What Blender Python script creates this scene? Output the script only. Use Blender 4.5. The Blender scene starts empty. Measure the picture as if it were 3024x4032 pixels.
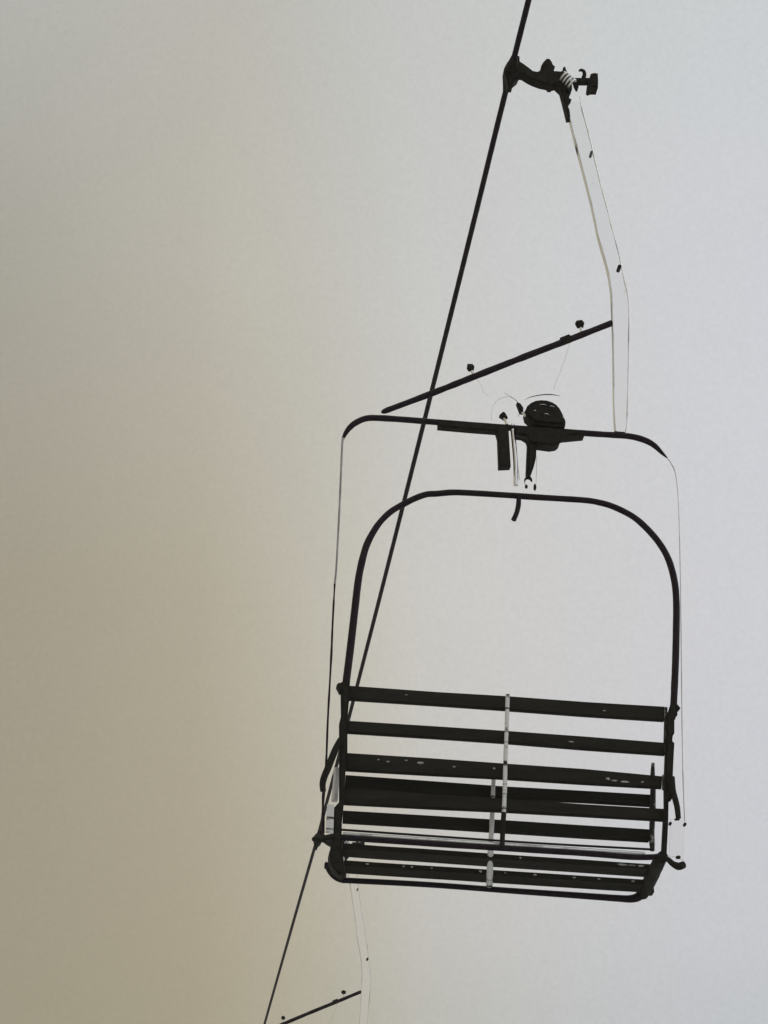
import bpy, bmesh, math, random
from mathutils import Vector, Matrix, noise as mnoise
random.seed(7)
scene = bpy.context.scene
col = scene.collection
R = math.radians

# Chair geometry in metres, in the chair's own frame:
# x across the seat, y away from the back of the chair (towards its front edge), z up, origin on the haul rope.
G = {
    'arm': [(0.0055,-0.025,0.0485),(0.0295,-0.025,0.0443),(0.0462,-0.025,0.034),(0.0684,-0.025,0.0171),(0.0869,-0.025,0.0013),(0.1053,-0.025,-0.0013),(0.1201,-0.025,0.0091),(0.1201,-0.025,0.0292),(0.1275,-0.025,0.0456),(0.1423,-0.025,0.0664),(0.1534,-0.025,0.0675),(0.1615,-0.025,0.0559),(0.1682,-0.025,0.0387),(0.1763,-0.025,0.0328),(0.1711,-0.025,0.01),(0.1977,-0.025,0.0105),(0.207,-0.025,0.0137),(0.2096,-0.025,0.0332),(0.217,-0.025,0.0357),(0.2218,-0.025,0.0175),(0.231,-0.025,0.0051),(0.2364,-0.025,-0.0211),(0.2437,-0.025,-0.047),(0.2447,-0.025,-0.069),(0.238,-0.025,-0.0807),(0.2159,-0.025,-0.0786),(0.2177,-0.025,-0.0894),(0.2342,-0.025,-0.1032),(0.2323,-0.025,-0.1144),(0.2422,-0.025,-0.12),(0.2303,-0.025,-0.141),(0.2248,-0.025,-0.146),(0.2339,-0.025,-0.1714),(0.2367,-0.025,-0.2027),(0.2264,-0.025,-0.205),(0.2174,-0.025,-0.1599),(0.2084,-0.025,-0.1169),(0.1993,-0.025,-0.0759),(0.1791,-0.025,-0.0545),(0.168,-0.025,-0.0592),(0.1625,-0.025,-0.0664),(0.1514,-0.025,-0.0653),(0.1459,-0.025,-0.057),(0.1201,-0.025,-0.0539),(0.0907,-0.025,-0.0441),(0.0685,-0.025,-0.0331),(0.0464,-0.025,-0.0185),(0.0316,-0.025,-0.02),(0.0096,-0.025,-0.0312)],
    'clampjaw': [(0.0123,-0.028,0.0739),(0.0327,-0.028,0.067),(0.0346,-0.028,0.036),(0.0367,-0.028,-0.0172),(0.0276,-0.028,-0.0426),(0.0093,-0.028,-0.0622),(0.0058,-0.028,-0.0824),(-0.0126,-0.028,-0.0843),(-0.0157,-0.028,-0.0493),(-0.024,-0.028,-0.0302),(-0.0234,-0.028,-0.0035),(-0.0059,-0.028,0.0228),(-0.0005,-0.028,0.0457)],
    'shaft': [(0.2611,-0.0,-0.0184),(0.3242,-0.0,-0.0119)],
    'cap': [(0.3113,-0.03,-0.0191),(0.318,-0.03,-0.014),(0.319,-0.03,0.0083),(0.332,-0.03,0.0142),(0.3479,-0.03,0.0136),(0.3491,-0.03,-0.0219),(0.348,-0.03,-0.0553),(0.3258,-0.03,-0.0576),(0.3128,-0.03,-0.0647),(0.3073,-0.03,-0.0573)],
    'hook': [(0.2946,-0.0,0.0028),(0.2985,0.0,0.0211),(0.2948,-0.0,0.0364),(0.2837,-0.0,0.0406),(0.2763,0.0,0.0344)],
    'spring': [(0.2016,-0.045,-0.0168),(0.2438,-0.045,-0.059)],
    'washer': [(0.2521,-0.02,-0.0159),(0.265,-0.02,-0.019),(0.2722,-0.02,-0.0515),(0.2667,-0.02,-0.0565),(0.2575,-0.02,-0.0375)],
    'hl': [(0.2161,-0.0,-0.1188),(0.2343,-0.0,-0.1873),(0.2629,0.0,-0.3239),(0.2913,-0.0,-0.4504),(0.3262,-0.0,-0.6172),(0.3467,-0.0,-0.7413),(0.3743,-0.0,-0.8509),(0.3927,-0.0,-0.9645),(0.3986,-0.0,-1.1474),(0.3997,-0.0,-1.2794),(0.3986,-0.0,-1.4571),(0.4021,-0.0,-1.5881)],
    'hr': [(0.2771,-0.0,-0.0949),(0.2824,0.0,-0.1385),(0.3144,-0.0,-0.2841),(0.3528,-0.0,-0.4829),(0.3771,-0.0,-0.5912),(0.3977,0.0,-0.6904),(0.4249,-0.0,-0.8172),(0.4414,-0.0,-0.9149),(0.4594,-0.0,-1.0278),(0.456,-0.0,-1.2446),(0.4517,-0.0,-1.3937),(0.4459,-0.0,-1.5408),(0.44,-0.0,-1.5936)],
    'hbolts': [(0.3197,-0.022,-0.3647),(0.4242,-0.022,-0.8792)],
    'hmid': [(0.3415,-0.018,-0.5639),(0.3518,-0.018,-0.6263),(0.377,-0.018,-0.6302)],
    'brace': [(-0.4736,-0.0,-1.5783),(-0.4476,0.0,-1.5654),(-0.2866,0.0,-1.4822),(-0.1164,0.0,-1.3908),(0.0558,-0.0,-1.2984),(0.23,-0.0,-1.2071),(0.3954,-0.0,-1.1191)],
    'knobs': [(-0.1426,-0.0,-1.3594),(0.2713,-0.0,-1.1347)],
    'knobfeet': [(-0.1316,-0.0,-1.3965),(0.2788,-0.0,-1.1807)],
    'braceclamp': [(0.2028,-0.0,-1.2173),(0.2349,-0.0,-1.2001)],
    'wireA': [(-0.1239,-0.0,-1.4045),(-0.1016,-0.0,-1.4297),(-0.0917,-0.0,-1.4612),(-0.0725,-0.0,-1.4758)],
    'wireB': [(0.2348,0.0,-1.2145),(0.2122,-0.0,-1.299),(0.1859,-0.0,-1.3778),(0.1714,-0.0,-1.428)],
    'topbar': [(-0.6098,-0.0,-1.6977),(-0.6003,-0.0,-1.6737),(-0.5852,-0.0,-1.6492),(-0.5643,-0.0,-1.6284),(-0.5283,0.0,-1.6084),(-0.4824,-0.0,-1.6025),(-0.3787,-0.0,-1.6012),(-0.2597,-0.0,-1.6019),(-0.0001,-0.0,-1.6025),(0.2922,0.0,-1.6017),(0.381,-0.0,-1.6007),(0.4423,-0.0,-1.5999),(0.4862,-0.0,-1.6048),(0.5243,-0.0,-1.6166),(0.5527,-0.0,-1.6345),(0.5762,0.0,-1.6591),(0.5968,-0.0,-1.6797)],
    'plateL': [(-0.2622,-0.02,-1.601),(-0.1451,-0.02,-1.6018),(-0.0126,-0.02,-1.6014),(-0.0002,-0.02,-1.6089),(0.0009,-0.02,-1.63),(0.0093,-0.02,-1.7706),(-0.0339,-0.02,-1.7762),(-0.0387,-0.02,-1.6545),(-0.0455,-0.02,-1.6296),(-0.1447,-0.02,-1.6294),(-0.2617,-0.02,-1.6275)],
    'plateR': [(0.0276,-0.03,-1.6065),(0.1376,-0.03,-1.6058),(0.284,-0.03,-1.6032),(0.2839,-0.03,-1.6202),(0.204,-0.03,-1.6354),(0.1983,-0.03,-1.6379),(0.1916,-0.03,-1.6597),(0.1812,-0.03,-1.6711),(0.1584,-0.03,-1.6772),(0.1092,-0.03,-1.6739),(0.0761,-0.03,-1.6692),(0.0695,-0.03,-1.6486),(0.0524,-0.03,-1.6384),(0.0278,-0.03,-1.6373)],
    'pin': [(0.072,-0.02,-1.6605),(0.1054,-0.02,-1.6606),(0.104,-0.02,-1.7238),(0.0953,-0.02,-1.7643),(0.0852,-0.02,-1.7964),(0.075,-0.02,-1.8057),(0.0673,-0.02,-1.795),(0.0697,-0.02,-1.7266)],
    'catch': [(0.0258,-0.02,-1.6443),(0.0566,-0.02,-1.6503),(0.072,-0.02,-1.6519)],
    'shackle': [(0.0629,-0.0,-1.8221),(0.0664,-0.0,-1.8105),(0.0781,-0.0,-1.8039),(0.0868,0.0,-1.8117),(0.0899,-0.0,-1.82)],
    'shackbits': [(0.0696,0.0,-1.8414),(0.1012,-0.0,-1.8417)],
    'dome': [(0.0598,-0.03,-1.5398),(0.069,-0.03,-1.5158),(0.0829,-0.03,-1.5012),(0.101,-0.03,-1.4904),(0.1217,-0.03,-1.4857),(0.1424,-0.03,-1.4857),(0.1631,-0.03,-1.4915),(0.1787,-0.03,-1.5013),(0.1916,-0.03,-1.5171),(0.2018,-0.03,-1.5395),(0.2131,-0.03,-1.5675),(0.212,-0.03,-1.5867),(0.1991,-0.03,-1.5924),(0.1475,-0.03,-1.5921),(0.096,-0.03,-1.5895),(0.0805,-0.03,-1.5769),(0.065,-0.03,-1.5626)],
    'domearc': [(0.0586,-0.02,-1.4921),(0.0819,-0.02,-1.4772),(0.1233,-0.02,-1.4644),(0.1597,-0.02,-1.4601),(0.1908,-0.02,-1.4633)],
    'slots': [(0.1266,-0.032,-1.5138),(0.0956,-0.032,-1.5408),(0.1395,-0.032,-1.5516),(0.1576,-0.032,-1.5181),(0.2014,-0.032,-1.5609)],
    'lug': [(-0.0339,-0.02,-1.5598),(-0.0211,-0.02,-1.5454),(-0.0134,-0.02,-1.5493),(-0.0029,-0.02,-1.5688),(-0.0081,-0.02,-1.575)],
    'lugarc': [(-0.0136,-0.0,-1.4569),(0.0176,-0.0,-1.4748),(0.0395,-0.0,-1.4946),(0.0541,0.0,-1.5271)],
    'lugbit': [(0.0302,-0.02,-1.5021),(0.0432,-0.02,-1.505),(0.0551,-0.02,-1.5232),(0.0541,-0.02,-1.5408),(0.0433,-0.02,-1.5388)],
    'link': [(0.0156,0.0,-1.5884),(0.0227,0.0,-1.6628),(0.0293,-0.0,-1.7481),(0.0308,-0.0,-1.8389)],
    'linkw': [(0.0289,-0.0,-1.6623),(0.044,-0.0,-1.8152)],
    'linkw2': [(0.1087,-0.0,-1.7131),(0.1053,-0.0,-1.8272)],
    'bailL': [(-0.6098,-0.0,-1.6977),(-0.6123,-0.0,-1.7337),(-0.6129,-0.0,-1.9528),(-0.6157,-0.0,-2.2058),(-0.6192,0.0,-2.2859),(-0.621,-0.0,-2.4342),(-0.6213,-0.0,-2.5706),(-0.6243,0.0,-2.8004),(-0.624,0.0,-2.9506),(-0.6274,-0.0,-3.0435),(-0.6293,-0.0,-3.108),(-0.6251,0.0,-3.2172)],
    'bailR': [(0.5968,-0.0,-1.6797),(0.6088,0.0,-1.6968),(0.6198,-0.0,-1.7192),(0.6268,-0.0,-1.746),(0.6315,-0.0,-1.7899),(0.6345,-0.0,-1.8629),(0.6357,-0.0,-2.0098),(0.6336,-0.0,-2.2921),(0.6292,-0.0,-2.5884),(0.6259,0.0,-2.8763),(0.6275,-0.0,-3.1006)],
    'sleeveR': [(0.6245,-0.0,-2.4812),(0.621,-0.0,-2.55)],
    'arch': [(-0.5669,-0.0,-2.6918),(-0.5653,-0.0,-2.6591),(-0.5553,-0.0,-2.5362),(-0.5428,-0.0,-2.3625),(-0.5377,0.0,-2.2903),(-0.5314,-0.0,-2.2312),(-0.5184,-0.0,-2.1575),(-0.5054,0.0,-2.1108),(-0.482,-0.0,-2.0585),(-0.4581,-0.0,-2.0197),(-0.4256,-0.0,-1.9824),(-0.3845,0.0,-1.9513),(-0.339,-0.0,-1.922),(-0.2973,-0.0,-1.9024),(-0.2599,-0.0,-1.8968),(-0.205,0.0,-1.8872),(-0.1387,0.0,-1.884),(0.0017,-0.0,-1.8821),(0.0955,-0.0,-1.8819),(0.1894,-0.0,-1.8806),(0.2902,0.0,-1.8799),(0.341,-0.0,-1.8852),(0.3918,0.0,-1.8978),(0.4583,-0.0,-1.9288),(0.5085,-0.0,-1.9703),(0.559,-0.0,-2.0312),(0.5933,-0.0,-2.0981),(0.6129,-0.0,-2.1829),(0.6176,0.0,-2.2632),(0.6155,-0.0,-2.3533),(0.6095,0.0,-2.4921),(0.6035,-0.0,-2.5902),(0.5981,-0.0,-2.6681),(0.5915,-0.0,-2.7167)],
    'stub': [(0.042,-0.0,-1.8841),(0.0403,-0.0,-1.9205),(0.0339,-0.0,-1.9519),(0.0228,-0.0,-1.9816)],
    'postL': [(-0.5989,-0.015,-2.6753),(-0.5829,-0.015,-2.6649),(-0.5703,-0.015,-2.6571),(-0.5522,-0.015,-2.6581),(-0.5532,-0.015,-2.679),(-0.5501,-0.015,-2.7202),(-0.5539,-0.015,-2.7342),(-0.5563,-0.015,-2.7893),(-0.5564,-0.015,-2.812),(-0.5527,-0.015,-2.9204),(-0.5566,-0.015,-2.9924),(-0.5592,-0.015,-3.1214),(-0.563,-0.015,-3.1832),(-0.5612,-0.015,-3.2573),(-0.556,-0.015,-3.309),(-0.5459,-0.015,-3.3623),(-0.5666,-0.015,-3.3636),(-0.5816,-0.015,-3.3495),(-0.5962,-0.015,-3.3245),(-0.5999,-0.015,-3.3031),(-0.5974,-0.015,-3.2596),(-0.5903,-0.015,-3.2243),(-0.5918,-0.015,-3.1279),(-0.5737,-0.015,-3.1046),(-0.5781,-0.015,-2.9805),(-0.5818,-0.015,-2.8773),(-0.5841,-0.015,-2.8139),(-0.5786,-0.015,-2.7862),(-0.5824,-0.015,-2.704),(-0.5887,-0.015,-2.6838)],
    'flangeL': [(-0.5994,-0.022,-2.6781),(-0.592,-0.022,-2.6698),(-0.5811,-0.022,-2.6745),(-0.5781,-0.022,-2.6974),(-0.5865,-0.022,-2.7025)],
    'postR': [(0.5889,-0.015,-2.6592),(0.6064,-0.015,-2.6603),(0.621,-0.015,-2.6779),(0.6088,-0.015,-2.6903),(0.6098,-0.015,-2.7041),(0.5982,-0.015,-2.7119),(0.5968,-0.015,-2.7743),(0.5904,-0.015,-2.7862),(0.5887,-0.015,-2.8047),(0.5959,-0.015,-2.8119),(0.5915,-0.015,-2.8707),(0.5868,-0.015,-2.9436),(0.5936,-0.015,-2.9703),(0.5816,-0.015,-3.0206),(0.5707,-0.015,-3.0257),(0.5679,-0.015,-3.0974),(0.5652,-0.015,-3.142),(0.5603,-0.015,-3.2086),(0.5598,-0.015,-3.2306),(0.5444,-0.015,-3.2535),(0.5336,-0.015,-3.2585),(0.529,-0.015,-3.2369),(0.5439,-0.015,-3.214),(0.5489,-0.015,-3.1431),(0.5525,-0.015,-3.094),(0.5568,-0.015,-3.0535),(0.5578,-0.015,-2.9636),(0.5632,-0.015,-2.8726),(0.5687,-0.015,-2.7808),(0.571,-0.015,-2.7161),(0.5795,-0.015,-2.6877)],
    'armL': [(-0.5808,-0.03,-2.8829),(-0.5917,-0.03,-2.9107),(-0.6059,-0.03,-2.952),(-0.6191,-0.03,-2.9932),(-0.6305,-0.03,-3.0251),(-0.6354,-0.03,-3.0521),(-0.6327,-0.03,-3.0785)],
    'armR': [(0.578,-0.03,-2.9452),(0.5812,-0.03,-2.9945),(0.5891,-0.03,-3.0254),(0.5957,-0.03,-3.0562),(0.5991,-0.03,-3.0961)],
    'slats': [[(-0.556,0.012,-2.6651),(-0.2439,0.012,-2.6672),(0.0012,0.012,-2.6654),(0.2801,0.012,-2.6681),(0.5696,0.012,-2.6663),(0.5666,0.012,-2.7205),(0.2797,0.012,-2.721),(0.0016,0.012,-2.7182),(-0.243,0.012,-2.717),(-0.5525,0.012,-2.7175)],[(-0.5587,0.012,-2.7969),(-0.2594,0.012,-2.7963),(0.0021,0.012,-2.7964),(0.2792,0.012,-2.7985),(0.5667,0.012,-2.8027),(0.5657,0.012,-2.8484),(0.2789,0.012,-2.8469),(0.0024,0.012,-2.8419),(-0.2585,0.012,-2.8407),(-0.5571,0.012,-2.8412)],[(-0.5545,0.012,-2.9162),(-0.257,0.012,-2.9159),(0.0029,0.012,-2.9182),(0.2783,0.012,-2.9196),(0.555,0.012,-2.9285),(0.5523,0.012,-2.9728),(0.278,0.012,-2.975),(0.0033,0.012,-2.9744),(-0.2558,0.012,-2.9775),(-0.5559,0.012,-2.9798)],[(-0.5607,0.012,-3.0441),(-0.2545,0.012,-3.0471),(0.0037,0.012,-3.0469),(0.2774,0.012,-3.0495),(0.5704,0.012,-3.0482),(0.5704,0.012,-3.0918),(0.2771,0.012,-3.0931),(0.0041,0.012,-3.095),(-0.2534,0.012,-3.0997),(-0.5621,0.012,-3.1031)]],
    'seatback': [[(-0.5466,0.1,-2.9647),(-0.2453,0.1,-2.9674),(0.0163,0.1,-2.9699),(0.2936,0.1,-2.9677),(0.5397,0.1,-2.9667),(0.5388,0.1,-3.0092),(0.2933,0.1,-3.0101),(0.0166,0.1,-3.0149),(-0.2442,0.1,-3.0198),(-0.5482,0.1,-3.0201)],[(-0.5509,0.1,-3.0955),(-0.2428,0.1,-3.0942),(0.0172,0.1,-3.0942),(0.2927,0.1,-3.0952),(0.5246,0.1,-3.0953),(0.5219,0.1,-3.1401),(0.2924,0.1,-3.1407),(0.0175,0.1,-3.1396),(-0.2419,0.1,-3.1386),(-0.5511,0.1,-3.139)]],
    'planks': [[(-0.5426,0.22,-3.1996),(0.5448,0.22,-3.208)],[(-0.5234,0.38,-3.2074),(0.5667,0.38,-3.2127)]],
    'strutB': [(0.0046,-0.008,-2.6693),(0.0025,-0.008,-2.7699),(0.0003,-0.008,-2.8459),(-0.0019,-0.008,-2.9213),(-0.003,-0.008,-3.0146),(-0.0059,-0.008,-3.1072),(-0.009,-0.008,-3.1624),(-0.0111,-0.008,-3.2309)],
    'strutS': [(-0.0263,0.088,-2.9063),(-0.0294,0.088,-2.9631),(-0.0314,0.088,-3.0382),(-0.0328,0.088,-3.0849),(-0.0342,0.088,-3.1313),(-0.0364,0.088,-3.1776),(-0.0297,0.14,-3.1874),(-0.017,0.24,-3.2093),(0.009,0.44,-3.2231)],
    'sideS': [(0.5382,0.085,-2.8555),(0.5361,0.085,-2.897),(0.5364,0.085,-2.9472),(0.5339,0.085,-3.0109),(0.5309,0.085,-3.0743),(0.5285,0.085,-3.1328),(0.5298,0.085,-3.1796)],
    'sideL': [(-0.5845,0.05,-2.9615),(-0.5832,0.05,-2.9974),(-0.5851,0.05,-3.0378),(-0.5869,0.05,-3.0826)],
    'brackA': [(0.5719,0.006,-2.6733),(0.5681,0.006,-2.7639),(0.5646,0.006,-2.8451)],
    'brackB': [(0.5592,0.006,-2.9276),(0.5572,0.006,-2.9822)],
    'loop': [(-0.0606,0.01,-1.5714),(-0.0582,0.01,-1.5229),(-0.0376,0.01,-1.4835),(0.0006,0.01,-1.4663),(0.0341,0.01,-1.4828),(0.0486,0.01,-1.5161),(0.0392,0.01,-1.5469)],
    'stemA': [(-0.0171,-0.01,-1.5538),(-0.0113,-0.01,-1.5746),(-0.0054,-0.01,-1.5955)],
    'stemB': [(0.0474,-0.01,-1.514),(0.0532,-0.01,-1.535),(0.0666,-0.01,-1.5553)],
    'ring': [(0.0644,0.0,-1.8249),(0.0675,0.0,-1.8348),(0.0706,0.0,-1.8442)],
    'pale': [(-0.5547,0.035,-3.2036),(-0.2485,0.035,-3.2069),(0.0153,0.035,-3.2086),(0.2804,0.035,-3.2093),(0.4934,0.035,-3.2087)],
    'rod': [(-0.56,0.03,-3.191),(-0.2494,0.03,-3.1941),(0.1027,0.03,-3.1965),(0.5194,0.03,-3.1941)],
    'lower': [(-0.6004,0.0,-3.2283),(-0.5197,-0.0,-3.2295),(-0.2523,-0.0,-3.2317),(0.0102,-0.0,-3.2324),(0.274,0.0,-3.2331),(0.4329,0.0,-3.2359),(0.5037,-0.0,-3.2324),(0.5392,-0.0,-3.2274)],
    'front': [(-0.5752,0.47,-3.1881),(-0.5722,0.47,-3.1708),(-0.569,0.47,-3.1829),(-0.5581,0.46,-3.2063),(-0.5419,0.45,-3.2255),(-0.5161,0.45,-3.2342),(-0.4771,0.45,-3.2337),(-0.2137,0.45,-3.2317),(0.073,0.45,-3.2359),(0.3076,0.45,-3.2386),(0.4774,0.45,-3.2406),(0.5218,0.45,-3.2398),(0.5488,0.45,-3.2315),(0.5714,0.45,-3.2112)],
    'railR': [(0.5481,0.0,-3.2269),(0.544,0.05,-3.2318),(0.5577,0.2,-3.2192),(0.5692,0.36,-3.2094),(0.5666,0.45,-3.2191)],
    'railL': [(-0.5766,0.0,-3.2864),(-0.5707,0.1,-3.2803),(-0.5473,0.3,-3.2414),(-0.5213,0.45,-3.2167)],
    'blockR': [(0.5892,0.42,-3.1759),(0.6021,0.42,-3.1808),(0.6041,0.42,-3.2186),(0.581,0.42,-3.22)],
    'stubR': [(0.5436,-0.0,-3.2299),(0.5613,-0.02,-3.2436),(0.5721,-0.05,-3.269),(0.5848,-0.08,-3.2861),(0.598,-0.1,-3.2864)],
    'pinR': [(0.5881,-0.06,-3.2477)],
    'stubL': [(-0.5848,-0.0,-3.2273),(-0.6105,-0.02,-3.2375),(-0.6364,-0.05,-3.2564),(-0.6616,-0.08,-3.2681)],
    'pinL': [(-0.6374,-0.05,-3.2313)],
    'panelR': [(0.5735,-0.02,-3.0943),(0.6181,-0.02,-3.0915),(0.624,-0.02,-3.1059),(0.6179,-0.02,-3.2455),(0.5925,-0.02,-3.2343),(0.5651,-0.02,-3.2324)],
    'panelRbolts': [(0.5714,-0.028,-3.1148),(0.623,-0.028,-3.1142)],
    'panelL': [(-0.6166,-0.02,-3.1197),(-0.5923,-0.02,-3.12),(-0.5911,-0.02,-3.2236),(-0.6171,-0.02,-3.2216)],
    'chips': [((-0.4091,0.0095,-2.9401),0.01728,0.00768,2),((-0.2959,0.0095,-2.9372),0.02496,0.0144,2),((-0.0383,0.0095,-2.9397),0.01152,0.00864,2),((0.3628,0.0095,-2.9525),0.019200000000000002,0.01152,2),((0.421,0.0095,-2.959),0.04992,0.01056,2),((0.4838,0.0095,-2.9558),0.01344,0.00864,2),((-0.3457,0.0095,-2.9312),0.01536,0.0048000000000000004,2),((-0.4429,0.0095,-2.9349),0.01152,0.0048000000000000004,2),((0.3851,0.0095,-2.9576),0.0288,0.00576,2),((-0.177,0.0095,-2.9433),0.01536,0.0048000000000000004,2),((0.2336,0.0095,-2.8234),0.0288,0.0048000000000000004,1),((-0.3515,0.0095,-2.6873),0.01152,0.00384,0),((0.352,0.0095,-2.6978),0.01344,0.0048000000000000004,0)],
    'chips2': [((0.4436,0.17,-3.2146),0.045079999999999995,0.00784,0),((0.5063,0.17,-3.2339),0.02548,0.00882,0),((-0.4404,0.33,-3.2175),0.01764,0.00686,1),((-0.3115,0.33,-3.218),0.01176,0.00784,1),((-0.2826,0.33,-3.219),0.01176,0.00784,1),((0.1577,0.33,-3.2311),0.01568,0.00882,1),((0.2979,0.33,-3.2262),0.01372,0.00686,1),((0.5088,0.33,-3.2264),0.01764,0.00784,1),((-0.0384,0.33,-3.2226),0.01176,0.00882,1),((-0.2121,0.33,-3.2221),0.0098,0.00588,1),((0.0803,0.17,-3.2215),0.0098,0.00686,0),((0.4749,0.17,-3.2275),0.0294,0.00588,0),((0.3873,0.33,-3.2282),0.01176,0.00588,1),((0.0505,0.33,-3.2246),0.0098,0.00588,1)],
}

GRIP = Vector((0.5034, 8.319, 7.7044))          # where the near chair's grip holds the rope
LINE = R(6.0)                 # bearing of the lift line
ALONG = Vector((-math.sin(LINE), math.cos(LINE), 0))

# ------------------------------------------------------------------ materials
def mat(name, c1, c2=None, rough=.6, metal=0.0, spec=.3, scale=30.0, lo=.4, hi=.6, bump=0.0, stretch=(1, 1, 1), detail=6.0):
    m = bpy.data.materials.new(name); m.use_nodes = True
    nt = m.node_tree; n = nt.nodes; p = n['Principled BSDF']
    p.inputs['Roughness'].default_value = rough
    p.inputs['Metallic'].default_value = metal
    p.inputs['Specular IOR Level'].default_value = spec
    tc = n.new('ShaderNodeTexCoord'); mp = n.new('ShaderNodeMapping'); mp.inputs['Scale'].default_value = stretch
    nz = n.new('ShaderNodeTexNoise'); nz.inputs['Scale'].default_value = scale; nz.inputs['Detail'].default_value = detail
    nz.inputs['Roughness'].default_value = .65
    nt.links.new(tc.outputs['Object'], mp.inputs['Vector']); nt.links.new(mp.outputs['Vector'], nz.inputs['Vector'])
    r = n.new('ShaderNodeValToRGB')
    r.color_ramp.elements[0].position = lo; r.color_ramp.elements[1].position = hi
    r.color_ramp.elements[0].color = (*c1, 1); r.color_ramp.elements[1].color = (*(c2 or c1), 1)
    nt.links.new(nz.outputs['Fac'], r.inputs['Fac']); nt.links.new(r.outputs['Color'], p.inputs['Base Color'])
    if bump:
        b = n.new('ShaderNodeBump'); b.inputs['Strength'].default_value = bump; b.inputs['Distance'].default_value = .002
        nt.links.new(nz.outputs['Fac'], b.inputs['Height']); nt.links.new(b.outputs['Normal'], p.inputs['Normal'])
    return m

M_TUBE = mat('black_enamel_tube', (.011, .004, .010), (.017, .008, .014), rough=.5, spec=.2, scale=40, bump=.3)
M_IRON = mat('cast_iron', (.014, .013, .010), (.025, .023, .017), rough=.7, spec=.15, scale=60, bump=.6)
M_SLAT = mat('dark_weathered_board', (.017, .016, .012), (.032, .030, .024), rough=.75, spec=.12, scale=22, lo=.3, hi=.7, bump=.6, stretch=(.25, 2, 2))
M_ROPE = mat('greased_steel_rope', (.008, .002, .007), (.014, .006, .011), rough=.55, spec=.15, scale=80, bump=.5)
M_ROPE_DRY = mat('dry_steel_rope', (.03, .024, .022), (.05, .042, .038), rough=.6, spec=.2, scale=80, bump=.5)
M_GALV = mat('bright_galvanised_steel', (.90, .90, .90), (.95, .95, .95), rough=.06, metal=1, scale=9, lo=.3, hi=.7)
M_WEB = mat('pale_galvanised_channel', (.975, .97, .965), (.72, .72, .71), rough=.06, metal=1, scale=11, lo=.64, hi=.80, stretch=(1, 1, .5))
M_EDGE = mat('chipped_grey_edge', (.45, .45, .45), (.93, .93, .92), rough=.4, metal=1, spec=.3, scale=10, lo=.34, hi=.50, stretch=(1, 1, .7))  # metal in patches of mid and light grey
M_ROD = mat('weathered_rod_grey', (.34, .31, .31), (.62, .58, .58), rough=.5, metal=0, scale=12, lo=.35, hi=.65)  # pale tone imitates a bar washed out by bright sky
M_FAINT = mat('pale_rod', (.60, .60, .61), (.85, .85, .86), rough=.4, metal=1, scale=8)
M_MOTTLE = mat('chipped_white_tube', (.025, .024, .022), (.88, .88, .88), rough=.45, metal=.0, spec=.3, scale=34, lo=.36, hi=.46, detail=3, stretch=(.15, .5, 1))
M_MOTTLE_D = mat('rusted_chipped_tube', (.03, .027, .024), (.50, .49, .48), rough=.5, metal=0, spec=.3, scale=26, lo=.52, hi=.66, detail=3)
M_FLECK = mat('frost_flecks', (.30, .30, .27), (.62, .62, .58), rough=.8, spec=.1, scale=90)  # small pale flecks on the dark boards
M_WIRE = mat('thin_wire_steel', (.06, .06, .06), (.12, .12, .12), rough=.5, metal=0, scale=20)

# ------------------------------------------------------------------ mesh helpers
def link(name, bm, mats, parent=None, smooth=True):
    me = bpy.data.meshes.new(name)
    bmesh.ops.recalc_face_normals(bm, faces=bm.faces[:])
    bm.to_mesh(me); bm.free()
    for m in (mats if isinstance(mats, (list, tuple)) else [mats]): me.materials.append(m)
    if smooth:
        for p in me.polygons: p.use_smooth = True
        me.set_sharp_from_angle(angle=R(38))
    o = bpy.data.objects.new(name, me); col.objects.link(o)
    if parent: o.parent = parent
    return o

def curve(pts, n=6):
    """Catmull-Rom through the points."""
    P = [Vector(p) for p in pts]
    if len(P) < 3: return P
    out = []
    for i in range(len(P) - 1):
        p0 = P[i - 1] if i else P[0] * 2 - P[1]
        p1, p2 = P[i], P[i + 1]
        p3 = P[i + 2] if i + 2 < len(P) else P[-1] * 2 - P[-2]
        for k in range(n):
            t = k / n
            out.append(.5 * ((2 * p1) + (p2 - p0) * t + (2 * p0 - 5 * p1 + 4 * p2 - p3) * t * t + (3 * p1 - p0 - 3 * p2 + p3) * t ** 3))
    out.append(P[-1])
    return out

def tube(bm, pts, r, segs=12, n=6, smooth=True, mi=0, wob=0.0, flat=1.0):
    P = curve(pts, n) if smooth else [Vector(p) for p in pts]
    N = len(P)
    def rad(i):
        t = i / (N - 1)
        if isinstance(r, (int, float)): v = r
        else:
            q = t * (len(r) - 1); k = min(int(q), len(r) - 2); v = r[k] + (r[k + 1] - r[k]) * (q - k)
        return v * (1 + wob * mnoise.noise(P[i] * 23))
    up = None; rings = []
    for i, p in enumerate(P):
        d = (P[min(i + 1, N - 1)] - P[max(i - 1, 0)]).normalized()
        if up is None:
            up = Vector((0, 1, 0)) if abs(d.y) < .8 else Vector((1, 0, 0))
        s = d.cross(up).normalized(); up = s.cross(d).normalized()
        q = rad(i)
        rings.append([bm.verts.new(p + (s * math.cos(a) + up * math.sin(a) * flat) * q) for a in (2 * math.pi * k / segs for k in range(segs))])
    fs = []
    for a, b in zip(rings, rings[1:]):
        for k in range(segs):
            fs.append(bm.faces.new((a[k], a[(k + 1) % segs], b[(k + 1) % segs], b[k])))
    fs.append(bm.faces.new(rings[0][::-1])); fs.append(bm.faces.new(rings[-1]))
    for f in fs: f.material_index = mi
    return fs

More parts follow.
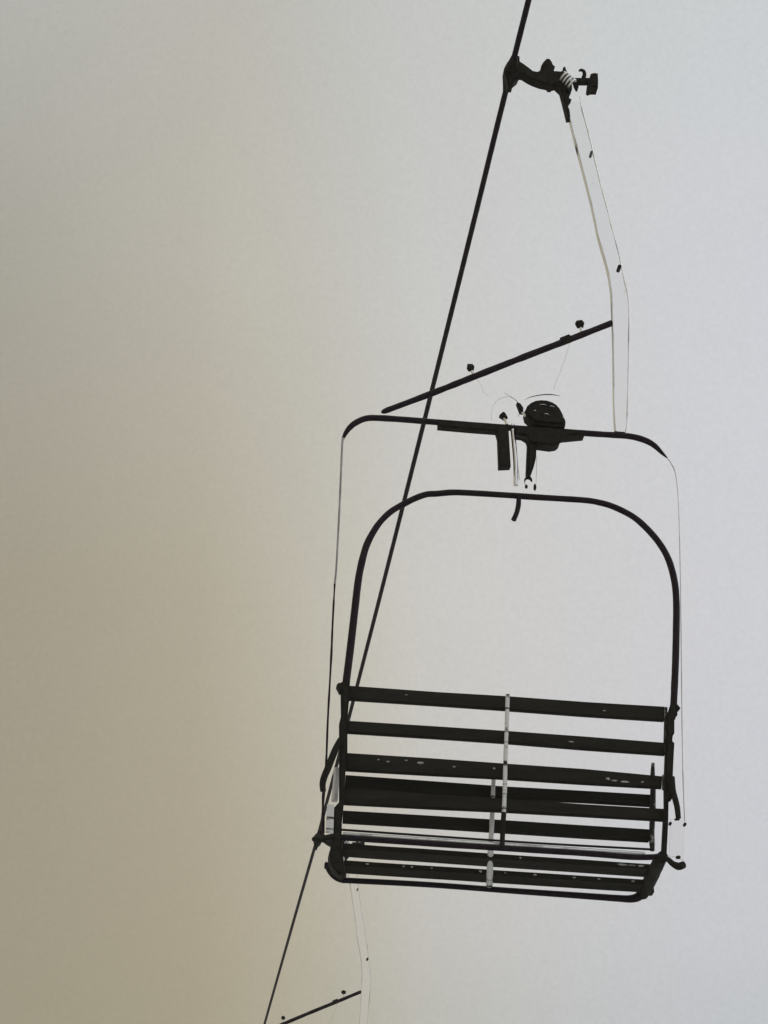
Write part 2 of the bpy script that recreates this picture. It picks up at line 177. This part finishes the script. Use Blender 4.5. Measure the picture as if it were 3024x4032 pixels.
def plate(bm, outline, th, bev=.003, mi=0):
    """A flat outline in the x-z plane with real thickness along y and eased edges."""
    V = [bm.verts.new(p) for p in outline]
    f = bm.faces.new(V)
    res = bmesh.ops.extrude_face_region(bm, geom=[f])
    nv = [g for g in res['geom'] if isinstance(g, bmesh.types.BMVert)]
    bmesh.ops.translate(bm, verts=nv, vec=(0, th, 0))
    vs = set(V) | set(nv)
    fs = [g for g in bm.faces if all(v in vs for v in g.verts)]
    for g in fs: g.material_index = mi
    if bev:
        es = list({e for v in vs for e in v.link_edges if len(e.link_faces) == 2 and e.calc_face_angle(0) > 1.0 and
                   abs(abs((e.verts[0].co - e.verts[1].co).normalized().y)) < .5})
        r = bmesh.ops.bevel(bm, geom=es, offset=bev, segments=2, affect='EDGES', clamp_overlap=True)
        for g in r['faces']: g.material_index = mi

def slat(bm, q, th, sub=5):
    """A board: ten outline points, five along the top edge and five back along the bottom."""
    plate(bm, q, th, .004)

def board(bm, a, b, w, t, tilt=0.0):
    """A plank from a to b, w wide across y and t thick."""
    a, b = Vector(a), Vector(b); d = (b - a).normalized()
    y = Matrix.Rotation(tilt, 3, d) @ Vector((0, 1, 0)); z = d.cross(y).normalized(); y = z.cross(d).normalized()
    n = 8; rings = []
    for i in range(n + 1):
        p = a.lerp(b, i / n); e = .0015 * mnoise.noise(p * 9)
        rings.append([bm.verts.new(p + y * (sy * w / 2) + z * (sz * t / 2 + e)) for sy, sz in ((-1, -1), (1, -1), (1, 1), (-1, 1))])
    for r0, r1 in zip(rings, rings[1:]):
        for k in range(4): bm.faces.new((r0[k], r0[(k + 1) % 4], r1[(k + 1) % 4], r1[k]))
    bm.faces.new(rings[0][::-1]); bm.faces.new(rings[-1])
    es = [e for e in bm.edges if len(e.link_faces) == 2 and e.calc_face_angle(0) > 1.0]
    bmesh.ops.bevel(bm, geom=es, offset=.004, segments=2, affect='EDGES', clamp_overlap=True)

def fleck(bm, c, w, h, mi, horiz=False):
    """A small irregular crust of frost, one or two millimetres thick."""
    n = 11; c = Vector(c); ring = []; top = []
    for k in range(n):
        a = 2 * math.pi * k / n; q = .75 + .5 * random.random()
        d = Vector((math.cos(a) * w / 2 * q, 0, math.sin(a) * h / 2 * q))
        ring.append(bm.verts.new(c + d + Vector((0, .004, 0)))); top.append(bm.verts.new(c + d * .7 + Vector((0, -.0015, 0))))
    f = [bm.faces.new(top)]
    for k in range(n): f.append(bm.faces.new((ring[k], ring[(k + 1) % n], top[(k + 1) % n], top[k])))
    for g in f: g.material_index = mi

def lump(bm, c, sx, sy, sz, jit=.25, mi=0, sub=1):
    r = bmesh.ops.create_icosphere(bm, subdivisions=sub, radius=1.0)
    for v in r['verts']:
        k = 1 + jit * (random.random() - .5)
        v.co = Vector(c) + Vector((v.co.x * sx, v.co.y * sy, v.co.z * sz)) * k
    for f in bm.faces:
        if all(v in r['verts'] for v in f.verts): f.material_index = mi

def lathe(bm, prof, axis='y', segs=20, c=(0, 0, 0), mi=0):
    rings = []; c = Vector(c)
    for h, r in prof:
        ring = []
        for k in range(segs):
            a = 2 * math.pi * k / segs; u, v = r * math.cos(a), r * math.sin(a)
            ring.append(bm.verts.new(c + (Vector((u, h, v)) if axis == 'y' else Vector((u, v, h)) if axis == 'z' else Vector((h, u, v)))))
        rings.append(ring)
    fs = []
    for a, b in zip(rings, rings[1:]):
        for k in range(segs): fs.append(bm.faces.new((a[k], a[(k + 1) % segs], b[(k + 1) % segs], b[k])))
    fs += [bm.faces.new(rings[0]), bm.faces.new(rings[-1][::-1])]
    for f in fs: f.material_index = mi

def ob(name, mats, parent, *ops):
    bm = bmesh.new()
    for fn, *a in ops: fn(bm, *a) if not (a and isinstance(a[-1], dict)) else fn(bm, *a[:-1], **a[-1])
    return link(name, bm, mats, parent)

def V3(p, dx=0, dy=0, dz=0): return (p[0] + dx, p[1] + dy, p[2] + dz)

# ------------------------------------------------------------------ the chair
def make_chair():
    root = bpy.data.objects.new('chairlift_chair', None); col.objects.link(root)
    root.empty_display_size = .2
    # grip on the rope
    grip = ob('rope_grip', M_IRON, root,
              (lathe, [(-.10, .0135), (-.075, .017), (-.045, .024), (-.01, .029), (.03, .028), (.07, .021), (.10, .016), (.12, .0135)]),
              (plate, G['clampjaw'], .056, .008))
    ob('grip_arm', M_IRON, grip, (plate, G['arm'], .05, .006))
    a, b = Vector(G['spring'][0]), Vector(G['spring'][1])
    pts = []
    for i in range(61):
        t = i / 60; p = a.lerp(b, t); w = 2 * math.pi * 4 * t
        pts.append(p + Vector((.017 * math.cos(w) * .7, .02 * math.sin(w) + .01, .017 * math.cos(w))))
    ob('coil_spring', M_EDGE, grip, (tube, pts, .0045, {'smooth': False, 'segs': 8}))
    cap = ob('end_cap', M_IRON, grip, (tube, G['shaft'], .0155, {'segs': 16}), (plate, G['cap'], .06, .006), (plate, G['washer'], .04, .004))
    ob('hook', M_IRON, grip, (tube, G['hook'], [.009, .008, .007, .006, .003]))
    # hanger: a bright channel; thin grey rods are added to draw its darker outline
    hl, hr = curve(G['hl'], 3), curve(G['hr'], 3)
    bm = bmesh.new()
    n = 24
    def along(P, t):
        q = t * (len(P) - 1); k = min(int(q), len(P) - 2); return P[k].lerp(P[k + 1], q - k)
    zs = [hl[0].z + (hl[-1].z - hl[0].z) * i / n for i in range(n + 1)]
    def at_z(P, z):
        for p, q in zip(P, P[1:]):
            if (p.z >= z >= q.z): return p.lerp(q, (p.z - z) / max(p.z - q.z, 1e-6))
        return P[0] if z > P[0].z else P[-1]
    rings = []
    for z in zs:
        l, r = at_z(hl, z), at_z(hr, z); l = Vector((l.x, 0, z)); r = Vector((r.x, 0, z))
        rings.append([bm.verts.new(l + Vector((0, -.008, 0))), bm.verts.new(r + Vector((0, -.008, 0))), bm.verts.new(r + Vector((0, .022, 0))), bm.verts.new(l + Vector((0, .022, 0)))])
    for p, q in zip(rings, rings[1:]):
        for k in range(4): bm.faces.new((p[k], p[(k + 1) % 4], q[(k + 1) % 4], q[k]))
    bm.faces.new(rings[0][::-1]); bm.faces.new(rings[-1])
    tube(bm, [V3(p, 0, -.008, 0) for p in G['hl']], .0022, 8, 4, True, 1, 1.2); tube(bm, [V3(p, 0, -.008, 0) for p in G['hr']], .0022, 8, 4, True, 1, 1.2)
    hanger = link('hanger', bm, [M_WEB, M_EDGE], root)
    for i, p in enumerate(G['hbolts']):
        q = .0075 if i else .0055
        ob('bolt', M_TUBE if i else M_WIRE, hanger, (lathe, [(-.006, q * .6), (-.004, q), (.02, q)], {'c': p, 'segs': 8}))
    # diagonal brace with two knobs
    brace = ob('brace', M_TUBE, root, (tube, G['brace'], [.002, .0105, .012, .0125, .0125, .0125, .012], {'wob': .12}))
    for p, f in zip(G['knobs'], G['knobfeet']):
        k = ob('knob', M_IRON, brace, (lump, p, .019, .022, .018, .3))
        ob('knob_stem', M_GALV, k, (tube, [V3(p, .004, 0, -.012), V3(f, 0, 0, .008)], .005, {'segs': 8}))
    ob('clamp_band', M_IRON, brace, (tube, G['braceclamp'], .0165, {'segs': 12}))
    ob('tie_wire', M_WIRE, brace, (tube, G['wireA'], .0004, {'segs': 6}))
    ob('tie_wire', M_WIRE, brace, (tube, G['wireB'], .0004, {'segs': 6}))
    # top bar and the latch at its middle
    top = ob('top_bar', M_TUBE, root, (tube, G['topbar'], [.0055, .0085, .0105, .0115, .0115, .0115, .0115, .0115, .0115, .0115, .0115, .0115, .0118, .0118, .0105, .007, .0025], {'wob': .06}))
    ob('mounting_plate', M_IRON, top, (plate, G['plateL'], .04, .004))
    ob('mounting_plate', M_IRON, top, (plate, G['plateR'], .06, .004))
    ob('latch_pin', M_IRON, top, (plate, G['pin'], .04, .009))
    ob('latch_catch', M_WIRE, top, (tube, G['catch'], .0018, {'segs': 8}))
    sh = ob('shackle', M_IRON, top, (tube, G['shackle'], [.002, .004, .0075, .005, .002]))
    for i, p in enumerate(G['shackbits']):
        ob('shackle_pin', M_IRON, sh, (lump, p, .0065, .008, .010 if not i else .016, .15))
    cover = ob('latch_cover', M_IRON, top, (plate, G['dome'], .07, .012),
               (tube, [G['slots'][0], G['slots'][3]], .0022, {'mi': 0, 'segs': 8}))
    for p, w in zip(G['slots'], (.014, .004, .009, .012, .004)):  # bright slivers placed as glints on the latch cover
        ob('cover_slot', M_GALV, cover, (tube, [V3(p, -w, -.001, 0), V3(p, 0, -.001, .002), V3(p, w, -.001, -.001)], [.0006, .0016, .0006], {'segs': 8}))
    ob('cover_rim', M_TUBE, top, (tube, G['domearc'], [.0004, .0014, .002, .002, .0008], {'segs': 8}))
    ob('lug', M_IRON, top, (plate, G['lug'], .03, .003))
    ob('lug', M_IRON, top, (plate, G['lugbit'], .03, .003))
    ob('link_bar', M_GALV, top, (tube, G['link'], .009, {'segs': 14}))
    ob('link_wire', M_EDGE, top, (tube, G['linkw'], .0016, {'segs': 8}))
    ob('link_wire', M_EDGE, top, (tube, G['linkw2'], .001, {'segs': 8}))
    ob('retainer_loop', M_EDGE, top, (tube, G['lugarc'], .0012, {'segs': 8}))
    ob('retainer_loop', M_EDGE, top, (tube, G['loop'], .0011, {'segs': 8}))
    ob('retainer_stem', M_WEB, top, (tube, G['stemA'], .006, {'segs': 8}))
    ob('retainer_stem', M_WEB, top, (tube, G['stemB'], .007, {'segs': 8}))
    ob('ring', M_WEB, sh, (tube, G['ring'], .0035, {'segs': 8}))
    # bail sides, thinned and paled as if washed out by the bright sky
    side = ob('bail_side', M_ROD, root, (tube, G['bailL'][:5], [.006, .0042, .0038, .0036, .0035], {'wob': .2}))
    ob('bail_sleeve', M_TUBE, side, (tube, G['bailL'][4:], [.0030, .0036, .0038, .0034, .0033, .0040, .0055, .0055], {'wob': .5}))  # darker lower stretch of the same bar, not a separate part
    side = ob('bail_side', M_FAINT, root, (tube, G['bailR'], [.0022, .0018, .0016, .0018, .002], {'wob': .3}))
    # back frame
    fr = ob('back_frame', M_TUBE, root, (tube, G['arch'], [.0135, .0135, .0128, .0115, .0115, .0112, .0112, .0112, .0118, .0125, .013, .0125], {'wob': .05, 'segs': 16}))
    ob('stop_peg', M_TUBE, fr, (tube, G['stub'], [.0085, .0095, .009, .0095]))
    pl = ob('back_post', M_IRON, root, (plate, G['postL'], .034, .005))
    ob('post_flange', M_IRON, pl, (plate, G['flangeL'], .045, .004))
    ob('arm_bracket', M_IRON, pl, (tube, G['armL'], [.008, .012, .012, .0115, .010], {'flat': .6}))
    pr = ob('back_post', M_IRON, root, (plate, G['postR'], .034, .005))
    ob('arm_bracket', M_IRON, pr, (tube, G['armR'], [.012, .012, .011, .0105, .0095], {'flat': .6}))
    for i, q in enumerate(G['slats']):
        ch = [(fleck, c, w, h, 1) for c, w, h, k in G['chips'] if k == i]
        bm = bmesh.new(); slat(bm, q, .022)
        for f, c, w, h, m in ch: f(bm, (c[0], q[0][1], c[2]), w, h, m)
        link('back_slat', bm, [M_SLAT, M_FLECK], root)
    for q in G['seatback']:
        ob('seat_slat', M_SLAT, root, (slat, q, .022))
    for k in ('brackA', 'brackB'):
        ob('slat_bracket', M_MOTTLE_D, pr, (tube, G[k], .006, {'segs': 10, 'wob': .2}))
    for i, (a, b) in enumerate(G['planks']):
        bm = bmesh.new(); board(bm, a, b, .090, .019, 0)
        for c, w, h, k in G['chips2']:
            if k == i:
                t = (c[0] - a[0]) / (b[0] - a[0]); z = a[2] + (b[2] - a[2]) * t
                fleck(bm, (c[0], a[1] - .0465, z + .001), w, min(h, .009), 1)
        link('seat_slat', bm, [M_SLAT, M_FLECK], root)
    ob('back_strut', M_MOTTLE, root, (tube, G['strutB'][:6], .0075, {'segs': 12, 'wob': .15}))
    ob('seat_strut', M_MOTTLE, root, (tube, G['strutS'], [.008, .008, .008, .008, .0085, .009, .0105, .0115, .0115], {'segs': 12, 'wob': .15}))
    ob('strut_foot', M_IRON, root, (tube, G['strutB'][5:], .0088, {'segs': 12}))
    ob('seat_side_tube', M_MOTTLE_D, root, (tube, G['sideS'], [.0055, .0095, .0105, .0105, .0105, .0105, .0085], {'wob': .25}))
    ob('seat_side_tube', M_MOTTLE, root, (tube, G['sideL'], .010, {'wob': .2}))
    ob('tie_rod', M_TUBE, root, (tube, G['rod'], .0042, {'segs': 10}))
    ob('pale_rail', M_EDGE, root, (tube, G['pale'], [.006, .008, .008, .0075, .006], {'segs': 12}))  # bright tube added as the highlight along the top of the rear rail
    ob('rear_rail', M_TUBE, root, (tube, G['lower'], .0105, {'segs': 14, 'wob': .05}))
    ob('front_rail', M_TUBE, root, (tube, G['front'], [.008, .011, .011, .0105, .0105, .0105, .0105, .0105, .0115, .0125, .014, .016, .018], {'segs': 14}))
    ob('side_rail', M_IRON, root, (tube, G['railR'], [.019, .023, .024, .024, .022], {'segs': 14, 'wob': .1}))
    ob('side_rail', M_IRON, root, (tube, G['railL'], [.025, .028, .026, .018], {'segs': 14}))
    ob('end_block', M_IRON, root, (plate, G['blockR'], .05, .003))
    for k in ('R', 'L'):
        pg = ob('side_peg', M_IRON, root, (tube, G['stub' + k], [.009, .009, .0105, .0135, .0125] if k == 'R' else [.010, .009, .008, .008], {'segs': 12}))
        ob('peg_pin', M_IRON, pg, (lump, G['pin' + k][0], .010, .012, .007, .2))
    pn = ob('side_panel', M_WEB, root, (plate, G['panelR'], .004, .0012))
    for p in G['panelRbolts']:
        ob('panel_bolt', M_TUBE, pn, (lathe, [(-.002, .003), (0, .0055), (.012, .0055)], {'c': p, 'segs': 8}))
    ob('side_panel', M_MOTTLE, root, (plate, G['panelL'], .004, .0012))
    return root

def copy_tree(o, parent=None):
    c = o.copy(); col.objects.link(c)
    if parent: c.parent = parent
    for ch in [k for k in o.children]: copy_tree(ch, c)
    return c

near = make_chair()
far = copy_tree(near)
near.location = GRIP
near.rotation_euler = (Matrix.Rotation(LINE, 3, 'Z') @ Matrix.Rotation(R(1.6), 3, 'Y')).to_euler()
SPAN = 9.5
far.location = GRIP + ALONG * SPAN
far.rotation_euler = (Matrix.Rotation(LINE, 3, 'Z') @ Matrix.Rotation(R(3.6), 3, 'Y') @ Matrix.Rotation(R(-1.5), 3, 'X')).to_euler()
for o, l in ((near, 'dark slatted chairlift chair seen whole from behind, hanging nearest on the rope'),
             (far, 'smaller far chairlift chair with only its hanger and brace bar in view')):
    o['label'] = l; o['category'] = 'chairlift chair'; o['group'] = 'chairs hanging from the haul rope'

# haul rope: sags a little between the grips, rises again beyond the far one
pts = []
for s in (-40, -25, -12, -5, -2): pts.append(GRIP + ALONG * s + Vector((0, 0, .0002 * s * s)))
pts.append(GRIP.copy())
for k in range(1, 10):
    t = k / 10; pts.append(GRIP + ALONG * (SPAN * t) - Vector((0, 0, .045 * 4 * t * (1 - t))))
pts.append(far.location.copy())
A2 = Vector((-math.sin(LINE), math.cos(LINE), math.tan(R(2.4))))
for s in (3, 8, 18, 40): pts.append(far.location + A2 * s - Vector((0, 0, .0006 * s * s)))
P = curve(pts, 10); fine = [P[0]]
for p, q in zip(P, P[1:]):                       # even steps, so the strands can wind round the rope
    k = max(1, int((q - p).length / .03)); fine += [p.lerp(q, (i + 1) / k) for i in range(k)]
bm = bmesh.new(); rings = []; run = 0.0
for i, p in enumerate(fine):
    d = (fine[min(i + 1, len(fine) - 1)] - fine[max(i - 1, 0)]).normalized()
    if i: run += (p - fine[i - 1]).length
    s = d.cross(Vector((0, 0, 1))).normalized(); u = s.cross(d)
    rings.append([bm.verts.new(p + (s * math.cos(a) + u * math.sin(a)) * (.0108 + .0011 * abs(math.sin(3 * a + run * 21)) )) for a in (2 * math.pi * k / 18 for k in range(18))])
for a, b in zip(rings, rings[1:]):
    for k in range(18): bm.faces.new((a[k], a[(k + 1) % 18], b[(k + 1) % 18], b[k]))
rope = link('haul_rope', bm, M_ROPE)
rope['label'] = 'dark steel haul rope slanting down through the grips of both chairs'; rope['category'] = 'cable'

# ------------------------------------------------------------------ unseen ground, made pale to bounce light up under the seat, air
M_BOUNCE_GROUND = mat('thin_snow_over_meadow', (.12, .11, .08), (.62, .62, .62), rough=.95, spec=.05, scale=.6, lo=.35, hi=.55)  # pale patches chosen to throw light onto the undersides
bm = bmesh.new(); bmesh.ops.create_grid(bm, x_segments=40, y_segments=40, size=200)
for v in bm.verts: v.co.z = .25 * mnoise.noise(v.co * .05)
g = link('ground', bm, M_BOUNCE_GROUND); g['kind'] = 'structure'

bm = bmesh.new(); bmesh.ops.create_cube(bm, size=1.0)
for v in bm.verts: v.co = Vector((v.co.x * 420, v.co.y * 420, (v.co.z + .5) * 18 - 1.4))
me = bpy.data.meshes.new('haze'); bm.to_mesh(me); bm.free()
hz = bpy.data.objects.new('haze', me); col.objects.link(hz); hz['kind'] = 'stuff'
m = bpy.data.materials.new('thin_mist'); m.use_nodes = True; nt = m.node_tree
nt.nodes.remove(nt.nodes['Principled BSDF'])
vol = nt.nodes.new('ShaderNodeVolumePrincipled')
vol.inputs['Color'].default_value = (.90, .89, .86, 1); vol.inputs['Density'].default_value = .0019
nt.links.new(vol.outputs['Volume'], nt.nodes['Material Output'].inputs['Volume'])
me.materials.append(m)

# ------------------------------------------------------------------ sky: bright overcast, a warm bank of cloud to the west of the line
w = bpy.data.worlds.new('World'); scene.world = w; w.use_nodes = True
nt = w.node_tree; N = nt.nodes; bg = N['Background']
SUN_EL, SUN_AZ = R(42), R(20)
sky = N.new('ShaderNodeTexSky'); sky.sky_type = 'NISHITA'; sky.sun_disc = False
sky.sun_elevation = SUN_EL; sky.sun_rotation = SUN_AZ
def s2l(v): v /= 255.0; return v / 12.92 if v <= .04045 else ((v + .055) / 1.055) ** 2.4
tc = N.new('ShaderNodeTexCoord')
sep = N.new('ShaderNodeSeparateXYZ'); nt.links.new(tc.outputs['Generated'], sep.inputs[0])
across = N.new('ShaderNodeVectorMath'); across.operation = 'DOT_PRODUCT'        # how far a direction lies to the east of the lift line
nt.links.new(tc.outputs['Generated'], across.inputs[0]); across.inputs[1].default_value = (math.cos(LINE), math.sin(LINE), 0)
BANDS = [  # sine of elevation, where the warm bank ends, cloud colour from west to east
    (.257, .9664, [(156, 149, 126), (167, 157, 132), (174, 166, 143), (180, 175, 157), (189, 187, 178), (195, 196, 196), (195, 198, 203)]),
    (.2877, .9577, [(157, 149, 127), (170, 160, 136), (177, 168, 145), (184, 178, 160), (196, 193, 186), (200, 200, 200), (202, 203, 209)]),
    (.4081, .913, [(159, 151, 133), (176, 168, 147), (183, 176, 159), (192, 188, 174), (205, 202, 197), (206, 205, 204), (207, 208, 214)]),
    (.5227, .8525, [(163, 160, 148), (186, 181, 169), (189, 186, 174), (193, 191, 183), (199, 199, 196), (204, 205, 206), (206, 207, 213)]),
    (.6036, .797, [(177, 177, 171), (185, 182, 173), (186, 184, 175), (191, 191, 187), (195, 196, 193), (200, 203, 202), (199, 204, 207)])]
STOPS = (0, .25, .34, .44, .55, .75, 1)
prev = None
for i, (z, yb, cs) in enumerate(BANDS):
    mr = N.new('ShaderNodeMapRange'); c0 = yb * math.sin(LINE)
    mr.inputs['From Min'].default_value = c0 - .147; mr.inputs['From Max'].default_value = c0 + .147
    nt.links.new(across.outputs['Value'], mr.inputs['Value'])
    r = N.new('ShaderNodeValToRGB'); cr = r.color_ramp; cr.interpolation = 'B_SPLINE'
    for k in range(len(cs) - 2): cr.elements.new(.5)
    for k, c in enumerate(cs):
        e = cr.elements[k]; e.position = STOPS[k]; e.color = (*[s2l(x) for x in c], 1)
    nt.links.new(mr.outputs['Result'], r.inputs['Fac'])
    if prev is None: prev = r.outputs['Color']
    else:
        mz = N.new('ShaderNodeMapRange'); mz.interpolation_type = 'LINEAR'
        mz.inputs['From Min'].default_value = BANDS[i - 1][0]; mz.inputs['From Max'].default_value = z
        nt.links.new(sep.outputs['Z'], mz.inputs['Value'])
        mx = N.new('ShaderNodeMix'); mx.data_type = 'RGBA'
        nt.links.new(mz.outputs['Result'], mx.inputs[0]); nt.links.new(prev, mx.inputs[6]); nt.links.new(r.outputs['Color'], mx.inputs[7])
        prev = mx.outputs[2]
# soft mottling of the cloud, and a fine noise added as image grain
nz = N.new('ShaderNodeTexNoise'); nz.inputs['Scale'].default_value = 14; nz.inputs['Detail'].default_value = 10; nz.inputs['Roughness'].default_value = .8
nt.links.new(tc.outputs['Generated'], nz.inputs['Vector'])
mm = N.new('ShaderNodeMapRange'); mm.inputs['To Min'].default_value = 9.1; mm.inputs['To Max'].default_value = 11.5
fn = N.new('ShaderNodeTexNoise'); fn.inputs['Scale'].default_value = 560; fn.inputs['Detail'].default_value = 3; fn.inputs['Roughness'].default_value = .7
nt.links.new(tc.outputs['Generated'], fn.inputs['Vector'])
fm = N.new('ShaderNodeMix'); fm.data_type = 'FLOAT'; fm.inputs[0].default_value = .78
nt.links.new(nz.outputs['Fac'], fm.inputs[2]); nt.links.new(fn.outputs['Fac'], fm.inputs[3])
nt.links.new(fm.outputs[0], mm.inputs['Value'])
sc_ = N.new('ShaderNodeVectorMath'); sc_.operation = 'SCALE'
nt.links.new(prev, sc_.inputs[0]); nt.links.new(mm.outputs['Result'], sc_.inputs['Scale'])
mix = N.new('ShaderNodeMix'); mix.data_type = 'RGBA'; mix.inputs[0].default_value = .98
nt.links.new(sky.outputs['Color'], mix.inputs[6]); nt.links.new(sc_.outputs[0], mix.inputs[7])
nt.links.new(mix.outputs[2], bg.inputs['Color']); bg.inputs['Strength'].default_value = .1

sd = bpy.data.lights.new('sun', 'SUN'); sd.energy = .6; sd.angle = R(20); sd.color = (1, .96, .9)
so = bpy.data.objects.new('sun', sd); col.objects.link(so)
so.location = (0, 0, 30)
to_sun = Vector((math.sin(SUN_AZ) * math.cos(SUN_EL), math.cos(SUN_AZ) * math.cos(SUN_EL), math.sin(SUN_EL)))
so.rotation_euler = to_sun.to_track_quat('Z', 'Y').to_euler()

# ------------------------------------------------------------------ camera
cd = bpy.data.cameras.new('camera'); cam = bpy.data.objects.new('camera', cd); col.objects.link(cam)
cd.sensor_fit = 'VERTICAL'; cd.sensor_height = 24.0; cd.lens = 24.0 * 10000 / 4032
cd.clip_end = 2000; cam.location = (0, 0, 1.7); cam.rotation_euler = (R(90 + 26), 0, 0)
scene.camera = cam
vs = scene.view_settings
scene.display_settings.display_device = 'sRGB'
vs.view_transform = 'Standard'; vs.look = 'None'; vs.exposure = 0; vs.gamma = 1; vs.use_curve_mapping = False
